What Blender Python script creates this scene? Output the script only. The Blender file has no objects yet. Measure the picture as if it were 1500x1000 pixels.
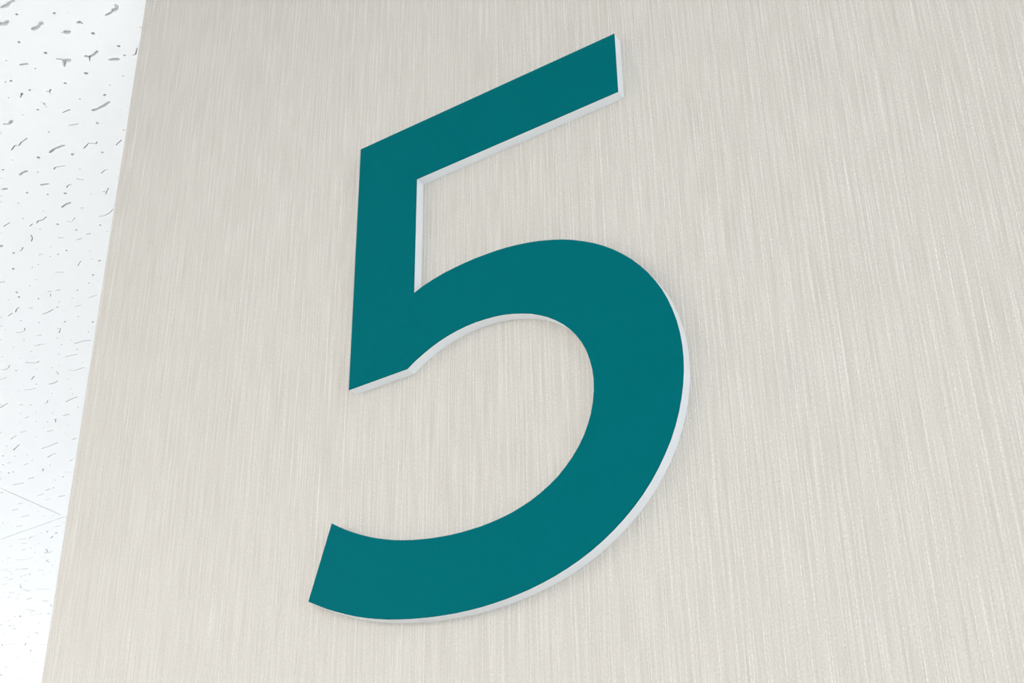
import bpy, bmesh, math, random
from mathutils import Matrix, Vector
from mathutils.geometry import delaunay_2d_cdt

scene = bpy.context.scene
COL = scene.collection

# ------------------------------------------------------------------ camera
# world: X runs along the papered wall, Y goes into it (wall face at Y = 0), Z is up; metres
F_PX = 2193.77                                   # focal length in pixels of the 1500 px wide frame
YAW, PITCH, ROLL = math.radians(33.3626), math.radians(121.1479), math.radians(-0.8677)
CAM = Vector((0.0, -0.42, 1.80))
CEIL = 2.44                                      # underside of the ceiling tiles
cam_data = bpy.data.cameras.new('camera')
cam_data.sensor_width = 36.0
cam_data.lens = F_PX / 1500.0 * 36.0
cam_data.clip_start = 0.01
cam = bpy.data.objects.new('camera', cam_data)
cam.matrix_world = Matrix.Translation(CAM) @ (Matrix.Rotation(YAW, 4, 'Z') @ Matrix.Rotation(PITCH, 4, 'X') @ Matrix.Rotation(ROLL, 4, 'Z'))
COL.objects.link(cam)
scene.camera = cam

# ------------------------------------------------------------------ world, daylight, exposure
scene.view_settings.view_transform = 'Standard'
scene.view_settings.look = 'None'
scene.view_settings.gamma = 1.0
scene.view_settings.exposure = -0.53
scene.view_settings.use_curve_mapping = False

world = bpy.data.worlds.new('overcast_sky')
scene.world = world
world.use_nodes = True
bg = world.node_tree.nodes['Background']
bg.inputs['Color'].default_value = (0.80, 0.90, 1.0, 1.0)
bg.inputs['Strength'].default_value = 1.0

# room extents: whole cells of the ceiling grid
TILE = 0.6096
GX, GY = -1.1430, 0.4870                         # the grid crossing seen beside the wall's edge
X0, X1 = GX - 5 * TILE, GX + 5 * TILE
Y0, Y1 = GY - 5 * TILE, GY + 4 * TILE
WALL_EDGE = -0.5283                              # free end of the papered wall

# windows: (name number, wall axis, wall position, from, to, sill, head, inward direction)
WINDOWS = [
    (1, 'y', Y0, -1.60, 1.40, 0.80, 2.10, 1),
    (2, 'x', X1, -2.20, -0.50, 0.80, 2.10, -1),
    (3, 'y', Y1, -3.80, -1.00, 0.80, 2.10, -1),
    (4, 'x', X0, 0.60, 2.50, 0.80, 2.10, 1),
]
DAY_W = {1: 24.0, 2: 68.0, 3: 122.0, 4: 142.0}     # daylight entering through each window
DAY_COL = (0.82, 0.91, 1.0)
PANEL_STRENGTH = 16.5                             # ceiling light diffusers
PANEL_COL = (1.0, 0.955, 0.90)
for n, ax, pos, a, b, z0, z1, d in WINDOWS:
    ld = bpy.data.lights.new('daylight', 'AREA')
    ld.shape = 'RECTANGLE'
    ld.size, ld.size_y = b - a, z1 - z0
    ld.energy = DAY_W[n]
    ld.color = DAY_COL
    lo = bpy.data.objects.new('daylight', ld)
    m = (a + b) / 2; zc = (z0 + z1) / 2
    off = pos - d * 0.16                          # just outside the pane
    vec = Vector((0, d, 0)) if ax == 'y' else Vector((d, 0, 0))
    lo.location = (m, off, zc) if ax == 'y' else (off, m, zc)
    lo.rotation_euler = vec.to_track_quat('-Z', 'Z').to_euler()
    COL.objects.link(lo)

# ------------------------------------------------------------------ helpers
def link(o, parent=None):
    COL.objects.link(o)
    if parent:
        o.parent = parent
    return o

def obj(name, bm, mat, parent=None, smooth=False):
    me = bpy.data.meshes.new(name)
    bm.to_mesh(me); bm.free()
    if smooth:
        for p in me.polygons: p.use_smooth = True
    me.materials.append(mat)
    return link(bpy.data.objects.new(name, me), parent)

def struct(o):
    o['kind'] = 'structure'
    return o

def box(bm, x0, x1, y0, y1, z0, z1):
    v = [bm.verts.new((x, y, z)) for z in (z0, z1) for y in (y0, y1) for x in (x0, x1)]
    for f in ((0, 2, 3, 1), (4, 5, 7, 6), (0, 1, 5, 4), (2, 6, 7, 3), (0, 4, 6, 2), (1, 3, 7, 5)):
        bm.faces.new([v[i] for i in f])

def mat(name, color, rough=0.6, spec=0.3):
    m = bpy.data.materials.new(name)
    m.use_nodes = True
    nt = m.node_tree
    b = nt.nodes['Principled BSDF']
    b.inputs['Base Color'].default_value = (*color, 1)
    b.inputs['Roughness'].default_value = rough
    b.inputs['Specular IOR Level'].default_value = spec
    return m, nt, b

def nd(nt, kind, **kw):
    n = nt.nodes.new(kind)
    for k, v in kw.items():
        if k in n.inputs: n.inputs[k].default_value = v
        else: setattr(n, k, v)
    return n

def coords(nt, scale, loc=(0, 0, 0)):
    tc = nd(nt, 'ShaderNodeTexCoord')
    mp = nd(nt, 'ShaderNodeMapping')
    mp.inputs['Scale'].default_value = scale
    mp.inputs['Location'].default_value = loc
    nt.links.new(tc.outputs['Object'], mp.inputs['Vector'])
    return mp.outputs['Vector']

def noise(nt, scale, detail=0.0, loc=(0, 0, 0), rough=0.5):
    n = nd(nt, 'ShaderNodeTexNoise', Scale=1.0, Detail=detail, Roughness=rough)
    nt.links.new(coords(nt, scale, loc), n.inputs['Vector'])
    return n.outputs['Fac']

def math_n(nt, op, a, b=None, clamp=False):
    n = nd(nt, 'ShaderNodeMath', operation=op, use_clamp=clamp)
    for i, v in enumerate((a, b)):
        if v is None: continue
        if isinstance(v, (int, float)): n.inputs[i].default_value = v
        else: nt.links.new(v, n.inputs[i])
    return n.outputs[0]

def maprange(nt, v, a, b, c=0.0, d=1.0, smooth=True):
    n = nd(nt, 'ShaderNodeMapRange')
    if smooth: n.interpolation_type = 'SMOOTHSTEP'
    nt.links.new(v, n.inputs['Value'])
    for k, val in zip(('From Min', 'From Max', 'To Min', 'To Max'), (a, b, c, d)):
        n.inputs[k].default_value = val
    return n.outputs['Result']

# ------------------------------------------------------------------ materials
# woven vinyl wallpaper: thin upright ribs of uneven spacing over a fine grain
M_PAPER, nt, bs = mat('ribbed_wallpaper', (0.60, 0.58, 0.54), 0.42, 0.16)
def ribs(nt, scale, width, seed):
    """upright ribs at uneven spacing: 1D cells along X, their lines wavering a little with height"""
    tc = nd(nt, 'ShaderNodeTexCoord'); sep = nd(nt, 'ShaderNodeSeparateXYZ')
    nt.links.new(tc.outputs['Object'], sep.inputs[0])
    sway = math_n(nt, 'MULTIPLY', math_n(nt, 'SUBTRACT', noise(nt, (60, 60, 14.0), 1.0, (seed, 2, 5)), 0.5), 0.0009)
    u = math_n(nt, 'ADD', math_n(nt, 'ADD', sep.outputs['X'], sep.outputs['Y']), sway)
    vo = nd(nt, 'ShaderNodeTexVoronoi', voronoi_dimensions='1D', Scale=1.0)
    nt.links.new(math_n(nt, 'ADD', math_n(nt, 'MULTIPLY', u, scale), 500.0 + seed), vo.inputs['W'])
    return maprange(nt, vo.outputs['Distance'], 0.0, width, 1.0, 0.0)
rib_a = math_n(nt, 'MULTIPLY', ribs(nt, 400.0, 0.17, 3), maprange(nt, noise(nt, (500, 500, 26.0), 1.0, (1, 4, 6)), 0.34, 0.66, 0.08, 1.0))
rib_b = math_n(nt, 'MULTIPLY', ribs(nt, 830.0, 0.30, 11), maprange(nt, noise(nt, (900, 900, 30.0), 1.0, (8, 3, 1)), 0.40, 0.70, 0.0, 0.6))
ribm = math_n(nt, 'MAXIMUM', rib_a, rib_b)
r2 = noise(nt, (1000, 1000, 30.0), 1.0, (31, 7, 3))              # short broken threads
grain = noise(nt, (1700, 1700, 1100.0), 1.0, (5, 9, 2))
ribm = math_n(nt, 'MULTIPLY', ribm, maprange(nt, grain, 0.3, 0.7, 0.55, 1.25))    # ribs broken into beads
broad = noise(nt, (38, 38, 1.2), 1.0, (3, 1, 8))                 # faint wide bands
dr2 = math_n(nt, 'SUBTRACT', r2, 0.5)
dgr = math_n(nt, 'SUBTRACT', grain, 0.5)
height = math_n(nt, 'ADD', math_n(nt, 'MULTIPLY', ribm, 0.00020),
                math_n(nt, 'ADD', math_n(nt, 'MULTIPLY', dr2, 0.00010), math_n(nt, 'MULTIPLY', dgr, 0.00010)))
bump = nd(nt, 'ShaderNodeBump', Strength=1.0, Distance=1.0)
nt.links.new(height, bump.inputs['Height'])
nt.links.new(bump.outputs['Normal'], bs.inputs['Normal'])
tone = math_n(nt, 'ADD', math_n(nt, 'MULTIPLY', ribm, 0.80),
              math_n(nt, 'ADD', math_n(nt, 'MULTIPLY', dr2, 0.80),
                     math_n(nt, 'ADD', math_n(nt, 'MULTIPLY', dgr, 0.70),
                            math_n(nt, 'MULTIPLY', math_n(nt, 'SUBTRACT', broad, 0.5), 0.12))))
ramp = nd(nt, 'ShaderNodeValToRGB')
ramp.color_ramp.elements[0].position = 0.0
ramp.color_ramp.elements[0].color = (0.480, 0.443, 0.395, 1)
ramp.color_ramp.elements[1].position = 1.0
ramp.color_ramp.elements[1].color = (0.694, 0.658, 0.610, 1)
nt.links.new(math_n(nt, 'ADD', tone, 0.28), ramp.inputs['Fac'])
nt.links.new(ramp.outputs['Color'], bs.inputs['Base Color'])

M_TEAL, nt, bs = mat('teal_film', (0.0, 0.119, 0.134), 0.5, 0.01)

# white foam board core: fine saw marks along the cut edge
M_CORE, nt, bs = mat('white_foam_board', (0.80, 0.82, 0.84), 0.5, 0.3)
g = noise(nt, (300, 4000, 300), 2.0)
b2 = nd(nt, 'ShaderNodeBump', Strength=0.25, Distance=0.0002)
nt.links.new(g, b2.inputs['Height']); nt.links.new(b2.outputs['Normal'], bs.inputs['Normal'])

M_TILE, nt, bs = mat('mineral_ceiling_tile', (0.875, 0.868, 0.868), 0.9, 0.1)
g = noise(nt, (900, 900, 900), 2.0)
b3 = nd(nt, 'ShaderNodeBump', Strength=0.12, Distance=0.0004)
nt.links.new(g, b3.inputs['Height']); nt.links.new(b3.outputs['Normal'], bs.inputs['Normal'])

M_RUNNER, _, _ = mat('white_grid_metal', (0.86, 0.86, 0.86), 0.5, 0.3)
M_WALL, nt, bs = mat('painted_plaster', (0.76, 0.75, 0.72), 0.8, 0.2)
g = noise(nt, (250, 250, 250), 3.0)
b4 = nd(nt, 'ShaderNodeBump', Strength=0.1, Distance=0.001)
nt.links.new(g, b4.inputs['Height']); nt.links.new(b4.outputs['Normal'], bs.inputs['Normal'])
M_FLOOR, nt, bs = mat('pale_vinyl_floor', (0.70, 0.69, 0.66), 0.45, 0.3)
sp = nd(nt, 'ShaderNodeValToRGB')
sp.color_ramp.elements[0].color = (0.48, 0.475, 0.46, 1); sp.color_ramp.elements[0].position = 0.35
sp.color_ramp.elements[1].color = (0.56, 0.555, 0.54, 1); sp.color_ramp.elements[1].position = 0.65
nt.links.new(noise(nt, (60, 60, 60), 4.0), sp.inputs['Fac'])
nt.links.new(sp.outputs['Color'], bs.inputs['Base Color'])
M_FRAME, _, _ = mat('white_window_frame', (0.78, 0.78, 0.78), 0.4, 0.4)
M_BASE, _, _ = mat('grey_vinyl_skirting', (0.30, 0.30, 0.29), 0.5, 0.3)

M_GLASS = bpy.data.materials.new('window_glass'); M_GLASS.use_nodes = True
nt = M_GLASS.node_tree
nt.nodes.clear()
out = nd(nt, 'ShaderNodeOutputMaterial'); mx = nd(nt, 'ShaderNodeMixShader', Fac=0.06)
tr = nd(nt, 'ShaderNodeBsdfTransparent'); gl = nd(nt, 'ShaderNodeBsdfGlossy', Roughness=0.02)
nt.links.new(tr.outputs[0], mx.inputs[1]); nt.links.new(gl.outputs[0], mx.inputs[2]); nt.links.new(mx.outputs[0], out.inputs[0])

M_DIFF, nt, bs = mat('lit_diffuser', (0.8, 0.8, 0.8), 0.5, 0.2)
bs.inputs['Emission Color'].default_value = (*PANEL_COL, 1)
bs.inputs['Emission Strength'].default_value = PANEL_STRENGTH

# ------------------------------------------------------------------ floor and walls
T = 0.20
bm = bmesh.new(); box(bm, X0 - T, X1 + T, Y0 - T, Y1 + T, -0.10, 0.0)
struct(obj('floor', bm, M_FLOOR))

TOP = CEIL + 0.06
def wall_with_windows(name, ax, lo, hi, inner, outer, holes):
    """one wall slab with rectangular openings; lo..hi runs along the wall"""
    bm = bmesh.new()
    i, o = min(inner, outer), max(inner, outer)
    def put(a, b, z0, z1):
        if ax == 'y': box(bm, a, b, i, o, z0, z1)
        else: box(bm, i, o, a, b, z0, z1)
    cur = lo
    for a, b, z0, z1 in sorted(holes):
        put(cur, a, 0, TOP); put(a, b, 0, z0); put(a, b, z1, TOP); cur = b
    put(cur, hi, 0, TOP)
    return struct(obj(name, bm, M_WALL))

def holes_at(ax, pos): return [(a, b, z0, z1) for n, x, p, a, b, z0, z1, d in WINDOWS if x == ax and abs(p - pos) < 1e-6]
wall_with_windows('wall_front', 'y', X0 - T, X1 + T, Y0, Y0 - T, holes_at('y', Y0))
wall_with_windows('wall_back', 'y', X0 - T, X1 + T, Y1, Y1 + T, holes_at('y', Y1))
wall_with_windows('wall_left', 'x', Y0, Y1, X0, X0 - T, holes_at('x', X0))
wall_with_windows('wall_right', 'x', Y0, Y1, X1, X1 + T, holes_at('x', X1))

for n, ax, pos, a, b, z0, z1, d in WINDOWS:
    m = (a + b) / 2
    root = bpy.data.objects.new('window_%d' % n, None)
    root.location = (m, pos - d * 0.10, z0) if ax == 'y' else (pos - d * 0.10, m, z0)
    if ax == 'x': root.rotation_euler.z = math.pi / 2
    link(root); struct(root)
    w, h, s = (b - a) / 2, z1 - z0, 0.05
    bm = bmesh.new()
    box(bm, -w, w, -0.03, 0.03, 0, s); box(bm, -w, w, -0.03, 0.03, h - s, h)
    box(bm, -w, -w + s, -0.03, 0.03, s, h - s); box(bm, w - s, w, -0.03, 0.03, s, h - s)
    box(bm, -s / 2, s / 2, -0.03, 0.03, s, h - s)
    obj('window_frame', bm, M_FRAME, root)
    for sx in (-1, 1):
        bm = bmesh.new()
        xa, xb = sorted((sx * s / 2, sx * (w - s)))
        box(bm, xa, xb, -0.003, 0.003, s, h - s)
        obj('pane', bm, M_GLASS, root)

# the papered wall: its free end shows at the left, the ceiling runs on past it
bm = bmesh.new()
box(bm, WALL_EDGE, X1, 0.0, 0.15, 0.0, CEIL)
bmesh.ops.bevel(bm, geom=[e for e in bm.edges if all(abs(v.co.x - WALL_EDGE) < 1e-6 for v in e.verts) and abs(e.verts[0].co.z - e.verts[1].co.z) > 1],
                offset=0.0008, segments=2, affect='EDGES')
struct(obj('wall_papered', bm, M_PAPER))
bm = bmesh.new(); box(bm, WALL_EDGE, X1, -0.006, 0.0, 0.0, 0.08)
struct(obj('baseboard_papered', bm, M_BASE))

# ------------------------------------------------------------------ ceiling: tiles in a narrow-groove grid
GAP = 0.0026                                     # half the groove between two tiles
bm = bmesh.new(); box(bm, X0, X1, Y0, Y1, CEIL + 0.020, CEIL + 0.06)
ceiling = struct(obj('ceiling', bm, M_TILE))
for k in range(-4, 5):
    bm = bmesh.new(); x = GX + k * TILE
    box(bm, x - GAP, x + GAP, Y0, Y1, CEIL + 0.0004, CEIL + 0.020)
    obj('grid_runner', bm, M_RUNNER, ceiling)
for k in range(-4, 4):
    bm = bmesh.new(); y = GY + k * TILE
    for j in range(-5, 5):
        xa = GX + j * TILE
        box(bm, xa + GAP, xa + TILE - GAP, y - GAP, y + GAP, CEIL + 0.0004, CEIL + 0.020)
    obj('grid_runner', bm, M_RUNNER, ceiling)

# fissures and pinholes read off the photograph, in millimetres on the ceiling plane:
# WORMS (width, centre line), DOTS (x, y, diameter)
WORMS=[(1.59,[(-617.5,-32.9),(-613.8,-32.4),(-610.4,-33.2),(-607.5,-32.6)]),(1.97,[(-629.7,-24.2),(-627.6,-22.3),(-624.1,-23.2)]),
    (1.78,[(-617.1,-9.7),(-613.3,-9.3),(-608.3,-10.5)]),(0.71,[(-605.2,1.8),(-602.8,3.5)]),(2.31,[(-603.0,3.6),(-600.8,4.0)]),(1.05,[(-571.5,7.0),
    (-564.3,6.8)]),(1.74,[(-564.8,6.7),(-561.5,6.4),(-559.8,4.5)]),(1.23,[(-590.3,1.9),(-588.7,2.1),(-588.6,3.7)]),(1.26,[(-609.1,25.1),(-607.6,27.1),
    (-603.4,27.2),(-599.7,26.0)]),(0.9,[(-607.6,27.1),(-609.9,29.6)]),(1.09,[(-625.7,16.7),(-623.5,18.7),(-623.4,20.8)]),(2.18,[(-623.2,20.9),
    (-620.1,21.8)]),(1.09,[(-623.4,21.1),(-626.8,24.1)]),(1.62,[(-598.9,36.1),(-594.1,38.7)]),(1.28,[(-648.5,7.6),(-644.3,9.4)]),(0.71,[(-584.3,41.2),
    (-582.3,41.8),(-577.1,38.2)]),(1.31,[(-644.4,64.0),(-637.6,64.8),(-629.5,64.3)]),(0.94,[(-662.3,54.5),(-656.1,55.0)]),(0.95,[(-668.9,65.7),
    (-662.7,68.0)]),(1.35,[(-703.3,40.5),(-700.3,42.5),(-696.3,41.1)]),(0.93,[(-654.6,33.9),(-653.5,35.3),(-650.9,34.3)]),(0.84,[(-653.5,35.3),
    (-654.4,36.9)]),(0.75,[(-669.5,26.7),(-673.1,28.7)]),(0.47,[(-665.8,39.2),(-664.4,40.8)]),(0.57,[(-667.0,43.7),(-665.7,44.6)]),
    (0.98,[(-720.7,61.7),(-714.7,59.6),(-712.5,61.2),(-708.7,59.7),(-702.1,59.0)]),(1.17,[(-701.6,78.2),(-695.5,77.0),(-687.7,78.4)]),
    (0.87,[(-679.0,88.0),(-672.2,86.1),(-668.5,89.3),(-666.5,88.3)]),(0.77,[(-658.6,98.0),(-651.7,96.2)]),(0.89,[(-713.5,92.3),(-711.0,91.3),
    (-704.2,93.8)]),(1.2,[(-737.3,83.3),(-734.2,82.7),(-730.1,83.1)]),(1.21,[(-734.4,99.2),(-729.5,101.2)]),(0.8,[(-722.0,111.4),(-718.3,110.2),
    (-716.7,110.9)]),(0.79,[(-690.0,113.9),(-685.2,112.9),(-683.4,114.0)]),(0.7,[(-708.6,108.5),(-707.9,110.1),(-705.7,112.1)]),(1.22,[(-760.2,87.6),
    (-757.3,88.8)]),(0.8,[(-705.5,132.6),(-702.3,130.5),(-698.7,128.8)]),(0.6,[(-704.9,128.8),(-703.6,130.2)]),(1.02,[(-742.5,125.6),(-736.6,124.8),
    (-733.6,125.3)]),(0.61,[(-728.8,148.5),(-726.0,149.8),(-720.6,150.0),(-714.6,148.0)]),(0.52,[(-753.2,139.1),(-750.3,141.6),(-744.8,139.8)]),
    (0.84,[(-779.3,128.2),(-775.4,127.4)]),(0.93,[(-772.3,128.3),(-769.5,127.3),(-766.3,128.3),(-760.9,127.2)]),(0.84,[(-795.1,117.6),
    (-787.9,117.0)]),(0.85,[(-787.3,136.2),(-789.9,139.7),(-793.7,142.0)]),(0.63,[(-773.2,149.2),(-773.3,151.2),(-770.4,151.8)]),
    (0.74,[(-765.1,159.5),(-760.4,160.3)]),(0.94,[(-753.3,158.6),(-750.5,159.7)]),(0.86,[(-810.2,145.6),(-807.6,145.2),(-804.9,143.6)]),
    (0.54,[(-802.6,156.8),(-799.4,157.3)]),(0.64,[(-789.7,183.5),(-786.3,181.5),(-783.2,180.7)]),(0.54,[(-810.5,179.7),(-805.0,183.5)]),
    (1.29,[(-817.8,133.1),(-815.5,133.2)]),(0.51,[(-732.4,133.7),(-730.4,135.1)]),(0.51,[(-773.9,96.4),(-772.1,96.7)]),(0.89,[(-856.2,165.3),
    (-852.3,166.6)]),(0.56,[(-836.2,195.0),(-832.9,196.1)]),(0.56,[(-836.7,198.2),(-839.8,200.8)]),(0.89,[(-830.0,197.7),(-826.4,198.3)]),
    (0.55,[(-817.2,219.5),(-812.5,219.4),(-808.8,220.1)]),(0.69,[(-889.6,201.4),(-883.3,200.1)]),(0.8,[(-880.0,200.7),(-876.3,198.3),(-872.2,197.5)]),
    (0.79,[(-864.4,214.9),(-858.8,215.5),(-852.6,214.9)]),(0.9,[(-848.1,214.4),(-846.7,214.6)]),(0.56,[(-834.7,222.0),(-830.0,223.4)]),
    (0.57,[(-867.0,202.4),(-864.1,203.9)]),(0.58,[(-903.7,221.6),(-900.4,223.7),(-896.4,223.8),(-892.5,220.9)]),(0.7,[(-894.1,234.2),(-890.1,236.0)]),
    (0.71,[(-907.3,243.4),(-905.9,245.5),(-902.4,245.3),(-899.7,247.2)]),(0.58,[(-871.3,235.8),(-869.9,238.1),(-876.4,242.0)]),(0.82,[(-877.8,260.4),
    (-874.3,261.6),(-869.6,261.7),(-863.5,264.7)]),(0.83,[(-900.9,271.2),(-895.6,272.1),(-889.8,273.5)]),(0.84,[(-935.1,258.2),(-931.9,261.5),
    (-928.2,264.1),(-924.8,263.4)]),(0.72,[(-915.6,287.5),(-912.8,290.6),(-907.9,291.5),(-902.4,291.7),(-900.9,295.0)]),(0.61,[(-961.2,254.9),
    (-957.9,256.9),(-953.4,255.9),(-950.2,253.9)]),(0.74,[(-976.4,265.8),(-968.3,266.1)]),(0.86,[(-954.2,280.8),(-947.8,278.2)]),
    (0.86,[(-947.8,294.7),(-943.1,295.9),(-937.5,294.9)]),(0.61,[(-925.9,283.6),(-928.3,287.6)]),(0.74,[(-972.6,289.2),(-970.1,291.6),
    (-962.5,292.5)]),(0.89,[(-1015.6,298.7),(-1002.9,296.9)]),(0.75,[(-960.3,324.5),(-951.9,323.7),(-945.3,323.9)]),(0.63,[(-977.5,315.4),
    (-974.7,316.1),(-970.8,313.5)]),(0.76,[(-997.5,305.3),(-995.0,306.1)]),(0.89,[(-981.2,340.6),(-974.4,341.6)]),(0.64,[(-993.7,340.7),
    (-991.3,341.7)]),(0.64,[(-991.8,341.4),(-997.1,345.3)]),(0.78,[(-1016.9,353.2),(-1010.3,354.6)]),(0.66,[(-1055.2,344.3),(-1045.6,342.1)]),
    (0.93,[(-1070.5,360.4),(-1062.5,357.6),(-1057.5,356.0)]),(0.8,[(-1047.0,373.2),(-1039.4,373.9),(-1025.4,373.7)]),(0.79,[(-1010.6,376.7),
    (-1005.2,377.2)]),(0.8,[(-1056.9,388.9),(-1050.2,387.5),(-1043.4,387.5)]),(0.68,[(-1087.2,386.8),(-1081.2,386.5)]),(0.96,[(-1096.8,375.4),
    (-1093.7,375.5)]),(0.82,[(-1078.2,402.1),(-1082.7,406.1)]),(0.68,[(-1067.5,418.7),(-1061.6,423.3)]),(0.83,[(-1107.1,408.9),(-1100.2,410.1)]),
    (0.98,[(-1129.2,409.9),(-1124.1,410.9),(-1117.7,412.5)]),(0.84,[(-1113.3,436.3),(-1106.6,436.4)]),(0.85,[(-1114.0,453.4),(-1107.1,455.1)]),
    (0.71,[(-1130.7,450.8),(-1125.2,452.0)]),(1.0,[(-1154.4,414.7),(-1150.2,414.9)]),(0.72,[(-1160.1,441.6),(-1154.3,442.6)]),(0.73,[(-1175.9,448.2),
    (-1169.7,449.8)]),(0.73,[(-1181.1,464.7),(-1171.1,465.8)]),(0.65,[(-1037.5,340.3),(-1030.9,341.7)]),(0.64,[(-1013.0,323.9),(-1008.0,324.2)]),
    (0.71,[(-1128.4,440.0),(-1120.9,440.4)]),(0.67,[(-1045.6,405.8),(-1040.1,405.0)]),(0.91,[(-1225.5,515.5),(-1216.3,520.0)])]
DOTS=[(-615.0,-24.1,1.42),(-595.6,-11.8,1.58),(-588.5,-7.5,0.7),(-589.7,13.7,1.95),(-633.0,-6.9,1.44),(-585.3,30.4,1.6),(-588.4,38.4,1.25),
    (-627.1,9.0,1.63),(-652.7,-0.1,1.1),(-643.5,15.1,1.1),(-620.8,36.5,2.01),(-603.3,51.3,0.91),(-638.8,35.5,1.48),(-616.6,52.8,0.92),
    (-669.1,13.1,1.12),(-665.4,14.4,1.49),(-662.5,27.1,1.31),(-679.5,24.3,0.94),(-626.6,57.7,1.67),(-642.9,51.4,1.12),(-673.5,43.3,1.51),
    (-685.5,40.9,0.95),(-628.7,73.5,0.75),(-651.7,74.8,1.33),(-642.9,89.7,1.14),(-685.1,62.7,1.15),(-562.0,26.1,1.05),(-578.6,-13.8,1.04),
    (-712.3,45.5,0.97),(-669.5,26.7,1.69),(-665.4,41.8,1.32),(-712.2,77.6,1.97),(-690.3,88.2,1.76),(-672.2,98.3,1.36),(-742.5,72.8,1.4),
    (-728.6,69.3,0.99),(-724.9,88.2,1.2),(-698.6,102.3,0.79),(-750.9,78.6,1.01),(-749.4,99.7,1.42),(-739.2,109.4,1.22),(-728.2,115.6,1.62),
    (-713.7,126.5,0.8),(-767.1,91.7,1.02),(-764.1,104.5,1.03),(-757.2,121.1,1.03),(-776.0,119.1,1.04),(-761.1,138.1,1.46),(-776.0,134.8,0.84),
    (-755.5,150.6,1.25),(-736.7,156.4,1.24),(-738.3,164.6,0.83),(-816.3,144.4,1.72),(-787.5,154.7,0.85),(-781.4,164.6,1.28),(-790.3,164.7,1.28),
    (-797.5,163.2,0.86),(-767.6,174.9,0.85),(-774.4,183.5,0.85),(-771.2,188.0,1.5),(-833.0,158.5,1.75),(-813.0,165.3,0.98),(-819.8,165.3,1.09),
    (-684.3,123.5,0.79),(-802.4,121.5,0.85),(-790.0,198.8,1.3),(-801.1,204.9,1.09),(-793.6,207.1,0.76),(-841.0,181.5,1.0),(-856.6,181.9,1.57),
    (-860.5,187.5,1.57),(-831.0,178.2,0.88),(-850.0,197.7,1.23),(-840.4,210.0,1.01),(-816.0,206.7,1.1),(-870.0,185.2,0.9),(-827.8,212.3,0.67),
    (-886.8,211.7,1.15),(-895.9,199.6,1.15),(-876.8,221.7,1.03),(-859.0,232.9,1.26),(-844.7,233.6,1.02),(-841.2,245.9,1.25),(-855.6,254.5,1.15),
    (-907.4,232.5,0.94),(-922.9,222.2,1.18),(-923.7,235.7,1.07),(-888.8,255.7,1.06),(-876.5,255.5,0.82),(-884.1,268.3,1.18),(-902.2,265.3,1.19),
    (-944.0,240.9,1.08),(-883.5,246.4,0.82),(-907.4,213.6,0.7),(-896.8,285.9,0.84),(-915.9,277.2,0.84),(-936.2,270.8,0.97),(-924.0,277.1,1.09),
    (-952.5,263.0,1.22),(-927.9,298.2,0.97),(-938.5,310.8,0.99),(-977.8,287.6,1.12),(-956.8,288.3,1.11),(-958.6,307.1,1.12),(-958.9,337.1,1.26),
    (-989.6,310.8,1.14),(-993.1,293.2,0.75),(-944.1,317.9,0.87),(-967.7,322.3,0.88),(-967.2,283.3,0.87),(-917.4,249.0,0.83),(-933.8,251.6,0.72),
    (-985.6,279.2,0.75),(-1033.8,354.4,1.05),(-1009.6,334.2,1.03),(-1001.9,340.5,1.03),(-985.2,331.6,1.02),(-1022.5,326.7,1.03),(-1088.1,362.8,1.22),
    (-1079.6,369.4,1.08),(-1073.1,384.5,1.08),(-1102.5,375.3,1.23),(-1067.3,400.9,1.09),(-1106.9,390.8,1.38),(-1111.9,389.8,1.38),
    (-1088.1,426.0,1.11),(-1076.2,425.3,1.38),(-1102.2,436.5,1.26),(-991.7,356.4,1.03),(-1068.8,351.4,1.07),(-1013.7,346.4,0.78),(-1005.3,364.6,0.78),
    (-1068.1,374.1,0.94),(-1008.7,315.9,1.02),(-1052.8,330.5,1.18),(-996.5,322.3,1.02),(-1160.4,475.4,1.17),(-1156.2,464.3,0.87),(-1152.2,451.2,0.86),
    (-1125.9,469.8,0.86)]

def stroke(pts, w, rng):
    """outline of one fissure: a ragged ribbon round a centre line"""
    n = len(pts)
    # refine long legs so that the ribbon wavers
    P = [Vector(pts[0])]
    for a, b in zip(pts, pts[1:]):
        a, b = Vector(a), Vector(b)
        L = (b - a).length
        k = max(1, int(L / 2.5))
        nrm = Vector((-(b - a).y, (b - a).x)).normalized() if L > 1e-6 else Vector((0, 1))
        for i in range(1, k + 1):
            q = a.lerp(b, i / k)
            if i < k: q = q + nrm * rng.uniform(-0.18, 0.18) * w
            P.append(q)
    left, right = [], []
    for i, q in enumerate(P):
        t = (P[min(i + 1, len(P) - 1)] - P[max(i - 1, 0)])
        if t.length < 1e-6: t = Vector((1, 0))
        t.normalize(); nn = Vector((-t.y, t.x))
        hw = 0.5 * w * rng.uniform(0.7, 1.2)
        left.append(q + nn * hw); right.append(q - nn * hw)
    t0 = (P[0] - P[1]).normalized(); t1 = (P[-1] - P[-2]).normalized()
    return (left + [P[-1] + t1 * w * 0.5] + right[::-1] + [P[0] + t0 * w * 0.5])[::-1]     # counter-clockwise

def disc(x, y, d, rng):
    k = 7 if d > 1.2 else 6
    a0 = rng.uniform(0, 6.28)
    return [Vector((x + 0.5 * d * rng.uniform(0.8, 1.15) * math.cos(a0 + 6.2832 * i / k),
                    y + 0.5 * d * rng.uniform(0.8, 1.15) * math.sin(a0 + 6.2832 * i / k))) for i in range(k)]

def inside(v, m, half): return abs(v.x) < half - m and abs(v.y) < half - m

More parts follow.
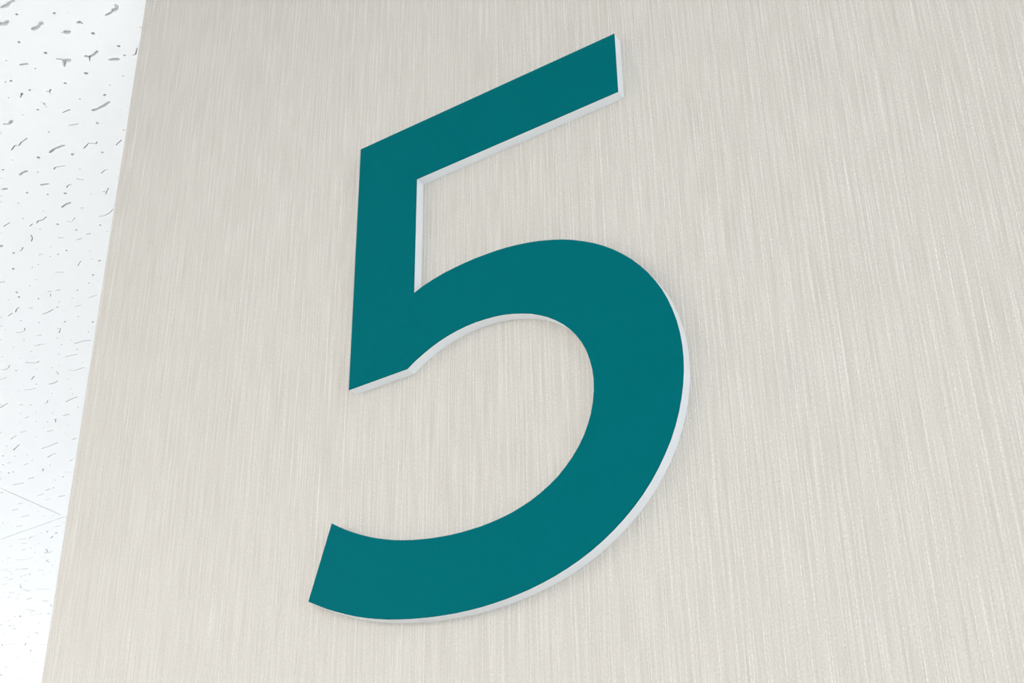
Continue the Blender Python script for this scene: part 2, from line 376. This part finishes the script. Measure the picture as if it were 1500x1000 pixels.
def traced_window(X, Y):
    """does a ceiling point fall where the fissures were read off the photograph?"""
    r = cam.matrix_world.to_3x3().transposed() @ (Vector((X / 1000, Y / 1000, CEIL)) - CAM)
    if r.z >= 0: return False
    u = 750 + F_PX * r.x / -r.z; v = 500 - F_PX * r.y / -r.z
    return -2 < u < 216 - 0.1545 * v + 6 and -2 < v < 752

DEPTH_WORM, DEPTH_DOT = 2.7, 5.0                 # millimetres

def tile_mesh(name, seed, ox=None, oy=None):
    """one fissured tile, origin at its centre on the underside; ox, oy (mm) = place of a tile that carries traced fissures"""
    rng = random.Random(seed)
    half = (TILE / 2 - GAP) * 1000
    polys = []
    if ox is not None:
        for w, pts in WORMS:
            p = [(a - ox, b - oy) for a, b in pts]
            o = stroke(p, max(0.5, w * (1.6 if w > 1.0 else 1.0)), rng)
            if all(inside(v, 2, half) for v in o): polys.append((o, DEPTH_WORM))
        for x, y, d in DOTS:
            o = disc(x - ox, y - oy, max(0.75, d * (1.4 if d > 1.2 else 1.1)), rng)
            if all(inside(v, 2, half) for v in o): polys.append((o, DEPTH_DOT))
    taken = []
    for i in range(2150):
        x, y = rng.uniform(-half, half), rng.uniform(-half, half)
        if ox is not None and traced_window(x + ox, y + oy): continue
        if any((x - a) ** 2 + (y - b) ** 2 < c * c for a, b, c in taken[-140:]): continue
        if rng.random() < 0.46:
            L = min(20, rng.lognormvariate(1.75, 0.55)); a = rng.gauss(0.10, 0.40)
            if rng.random() < 0.12: a += rng.choice((-1.1, 1.1))
            n = 2 + (L > 5) + (L > 10); p = [(x, y)]
            for k in range(n - 1):
                aa = a + rng.gauss(0, 0.42)
                p.append((p[-1][0] + L / (n - 1) * math.cos(aa), p[-1][1] + L / (n - 1) * math.sin(aa)))
            w = rng.uniform(0.45, 1.1)
            o = stroke(p, w, rng); dp = DEPTH_WORM
            if all(inside(v, 2, half) for v in o):
                polys.append((o, dp)); taken.append((x, y, 5))
                if rng.random() < 0.14:
                    q = p[rng.randrange(len(p))]
                    o2 = stroke([q, (q[0] + rng.uniform(-2, 2), q[1] + rng.uniform(-4, 4))], w * 0.8, rng)
                    if all(inside(v, 2, half) for v in o2): polys.append((o2, dp))
        else:
            o = disc(x, y, rng.uniform(0.75, 1.4), rng)
            if all(inside(v, 2, half) for v in o): polys.append((o, DEPTH_DOT)); taken.append((x, y, 3))
    verts, faces = [], []
    sq = [Vector((sx * half, sy * half)) for sx, sy in ((-1, -1), (1, -1), (1, 1), (-1, 1))]
    verts += sq; faces.append([0, 1, 2, 3])
    for o, _ in polys:
        faces.append(list(range(len(verts), len(verts) + len(o)))); verts += o
    v2, e2, f2, ov, oe, of = delaunay_2d_cdt(verts, [], faces, 1, 1e-4)
    V = [(p.x / 1000, p.y / 1000, 0.0) for p in v2]
    F = []; edge = {}; cav = {}
    for f, src in zip(f2, of):
        h = [s for s in src if s != 0]
        f = list(f)
        a2 = sum(v2[f[i - 1]].x * v2[f[i]].y - v2[f[i]].x * v2[f[i - 1]].y for i in range(len(f)))
        if a2 > 0: f = f[::-1]                    # face downwards
        d = max((polys[s - 1][1] for s in h), default=0.0)
        if d == 0.0:
            F.append(tuple(f))
        else:
            d = DEPTH_WORM if any(polys[s - 1][1] == DEPTH_WORM for s in h) else DEPTH_DOT
            up = []
            for i in f:
                if (i, d) not in cav:
                    cav[(i, d)] = len(V); V.append((V[i][0], V[i][1], d / 1000))
                up.append(cav[(i, d)])
            F.append(tuple(up))
        for i in range(len(f)): edge.setdefault((min(f[i - 1], f[i]), max(f[i - 1], f[i])), []).append((f[i - 1], f[i], d))
    for use in edge.values():
        if len(use) == 2 and use[0][2] != use[1][2]:
            (a, b, d0), (a1, b1, d1) = use
            if d0 > d1: (a, b, d0), (a1, b1, d1) = (a1, b1, d1), (a, b, d0)
            # a -> b belongs to the shallower face; the side runs from it up to the deeper one
            la, lb = (a, b) if d0 == 0 else (cav[(a, d0)], cav[(b, d0)])
            F.append((lb, la, cav[(a, d1)], cav[(b, d1)]))
    # the tile's outer sides and back
    n = len(V)
    hm = half / 1000; zt = 0.015
    for sx, sy in ((-1, -1), (1, -1), (1, 1), (-1, 1)): V.append((sx * hm, sy * hm, 0.0))
    for sx, sy in ((-1, -1), (1, -1), (1, 1), (-1, 1)): V.append((sx * hm, sy * hm, zt))
    for i in range(4):
        j = (i + 1) % 4
        F.append((n + i, n + j, n + 4 + j, n + 4 + i))
    F.append((n + 4, n + 5, n + 6, n + 7))
    me = bpy.data.meshes.new(name)
    me.from_pydata(V, [], F); me.update()
    me.materials.append(M_TILE)
    return me

# ceiling lights take the place of some tiles: (first column, row, columns) of the grid, counted from the crossing
LIGHTS = [(-2, -3, 2), (-5, -3, 2), (1, -5, 2), (-5, 2, 2)]
LIGHT_CELLS = {(i + k, j) for i, j, n in LIGHTS for k in range(n)}
shared = [tile_mesh('ceiling_tile', 11), tile_mesh('ceiling_tile', 23)]
rng = random.Random(5)
for i in range(-5, 5):
    for j in range(-5, 4):
        if (i, j) in LIGHT_CELLS: continue
        cx, cy = GX + (i + 0.5) * TILE, GY + (j + 0.5) * TILE
        if (i, j) in ((0, -1), (-1, -1)):
            me = tile_mesh('ceiling_tile', 40 + i, cx * 1000, cy * 1000)
        else:
            me = shared[(i + j) % 2]
        o = link(bpy.data.objects.new('ceiling_tile', me), ceiling)
        o.location = (cx, cy, CEIL)
        if me in shared and rng.random() < 0.5: o.rotation_euler.z = math.pi

def light_panel(i, j, n, label):
    cx, cy = GX + (i + n / 2) * TILE, GY + (j + 0.5) * TILE
    root = bpy.data.objects.new('ceiling_light', None)
    root.location = (cx, cy, CEIL); link(root)
    root['label'] = label; root['category'] = 'light'; root['group'] = 'long lights set into the ceiling grid'
    hx, hy, s = n * TILE / 2 - GAP, TILE / 2 - GAP, 0.02
    bm = bmesh.new()
    box(bm, -hx, hx, -hy, -hy + s, -0.002, 0.0195); box(bm, -hx, hx, hy - s, hy, -0.002, 0.0195)
    box(bm, -hx, -hx + s, -hy + s, hy - s, -0.002, 0.0195); box(bm, hx - s, hx, -hy + s, hy - s, -0.002, 0.0195)
    obj('light_frame', bm, M_RUNNER, root)
    bm = bmesh.new(); box(bm, -hx + s, hx - s, -hy + s, hy - s, -0.001, 0.0005)
    obj('diffuser', bm, M_DIFF, root)
for (i, j, n), lab in zip(LIGHTS, (
        'long white ceiling light in front of the free end of the papered wall',
        'long white ceiling light against the left wall, nearest the front wall',
        'long white ceiling light along the front wall window',
        'long white ceiling light above the back window, by the left wall')):
    light_panel(i, j, n, lab)

# ------------------------------------------------------------------ the number on the wall
# outline of the numeral in millimetres, rectified onto the wall: x to the right, z up from its lowest point
FIVE = [(-69.7,236.5),(-69.7,110.1),(-39.4,110.1),(-35.6,112.5),(-31.6,114.5),(-27.5,116.3),(-23.3,117.8),(-19.0,118.9),(-14.6,119.7),(-10.2,120.2),
    (-5.7,120.4),(-1.3,120.2),(3.2,119.8),(7.7,119.1),(12.0,118.0),(16.3,116.6),(20.5,115.0),(24.5,112.9),(28.3,110.6),(31.8,107.9),(35.1,104.9),
    (38.1,101.6),(40.7,98.0),(42.9,94.2),(44.7,90.1),(46.0,85.8),(46.9,81.4),(47.3,76.9),(47.2,72.4),(46.6,67.9),(45.6,63.5),(44.1,59.3),(42.2,55.3),
    (39.8,51.5),(37.0,48.0),(33.9,44.9),(30.5,42.0),(26.8,39.6),(22.9,37.5),(18.8,35.7),(14.6,34.3),(10.2,33.1),(5.8,32.3),(1.3,31.7),(-3.2,31.3),
    (-7.7,31.2),(-12.1,31.2),(-16.6,31.4),(-21.0,31.8),(-25.4,32.3),(-29.8,33.0),(-34.2,33.8),(-38.6,34.8),(-42.9,35.9),(-47.2,37.3),(-51.4,38.8),
    (-55.6,40.5),(-59.7,42.4),(-63.7,44.4),(-67.5,46.5),(-71.3,48.8),(-75.1,51.3),(-84.9,20.7),(-80.3,18.2),(-75.6,15.7),(-70.8,13.5),(-65.9,11.4),
    (-60.9,9.4),(-55.9,7.7),(-50.8,6.2),(-45.6,4.8),(-40.4,3.7),(-35.2,2.7),(-29.9,1.9),(-24.7,1.2),(-19.4,0.7),(-14.1,0.3),(-8.8,0.1),(-3.5,0.1),
    (1.8,0.3),(7.2,0.7),(12.5,1.3),(17.7,2.1),(23.0,3.2),(28.1,4.5),(33.2,6.1),(38.2,8.0),(43.1,10.2),(47.8,12.7),(52.3,15.5),(56.6,18.6),(60.7,22.0),
    (64.5,25.6),(68.0,29.6),(71.2,33.8),(74.1,38.3),(76.7,42.9),(78.9,47.8),(80.7,52.8),(82.1,57.9),(83.2,63.1),(83.9,68.4),(84.2,73.8),(84.1,79.1),
    (83.6,84.4),(82.7,89.7),(81.4,94.9),(79.8,99.9),(77.8,104.8),(75.4,109.5),(72.7,114.1),(69.6,118.4),(66.3,122.5),(62.6,126.4),(58.7,130.0),
    (54.6,133.3),(50.2,136.4),(45.6,139.1),(40.9,141.6),(36.0,143.8),(31.0,145.6),(25.9,147.2),(20.7,148.5),(15.5,149.5),(10.3,150.3),(5.0,150.8),
    (-0.3,151.0),(-5.6,151.1),(-10.9,150.9),(-16.2,150.5),(-21.5,149.9),(-26.8,148.9),(-32.0,147.6),(-36.9,145.7),(-36.9,205.2),(65.0,205.2),
    (65.0,236.5)]
FX, FZ = -0.285, CAM.z + 0.195                    # where the outline's origin stands on the wall
THICK, FILM = 0.0050, 0.0003

def extrude_outline(pts, y_front, y_back, caps=True):
    bm = bmesh.new()
    a = [bm.verts.new((x / 1000, y_front, z / 1000)) for x, z in pts]
    b = [bm.verts.new((x / 1000, y_back, z / 1000)) for x, z in pts]
    n = len(pts)
    for i in range(n):
        j = (i + 1) % n
        bm.faces.new((a[i], b[i], b[j], a[j]))
    bm.faces.new(a); bm.faces.new(b[::-1])
    bm.normal_update()
    bmesh.ops.triangulate(bm, faces=[f for f in bm.faces if len(f.verts) > 4])
    bmesh.ops.recalc_face_normals(bm, faces=bm.faces[:])
    return bm

five = bpy.data.objects.new('number_sign', None)
five.location = (FX, 0.0, FZ); link(five)
five['label'] = 'large teal number five with white cut edges on the beige ribbed wallpaper'
five['category'] = 'sign'
core = obj('white_core', extrude_outline(FIVE, -THICK + FILM, 0.0), M_CORE, five)
core['label'] = 'white edge of the number'
face = obj('teal_face', extrude_outline(FIVE, -THICK, -THICK + FILM), M_TEAL, five)
face['label'] = 'flat teal front of the number'
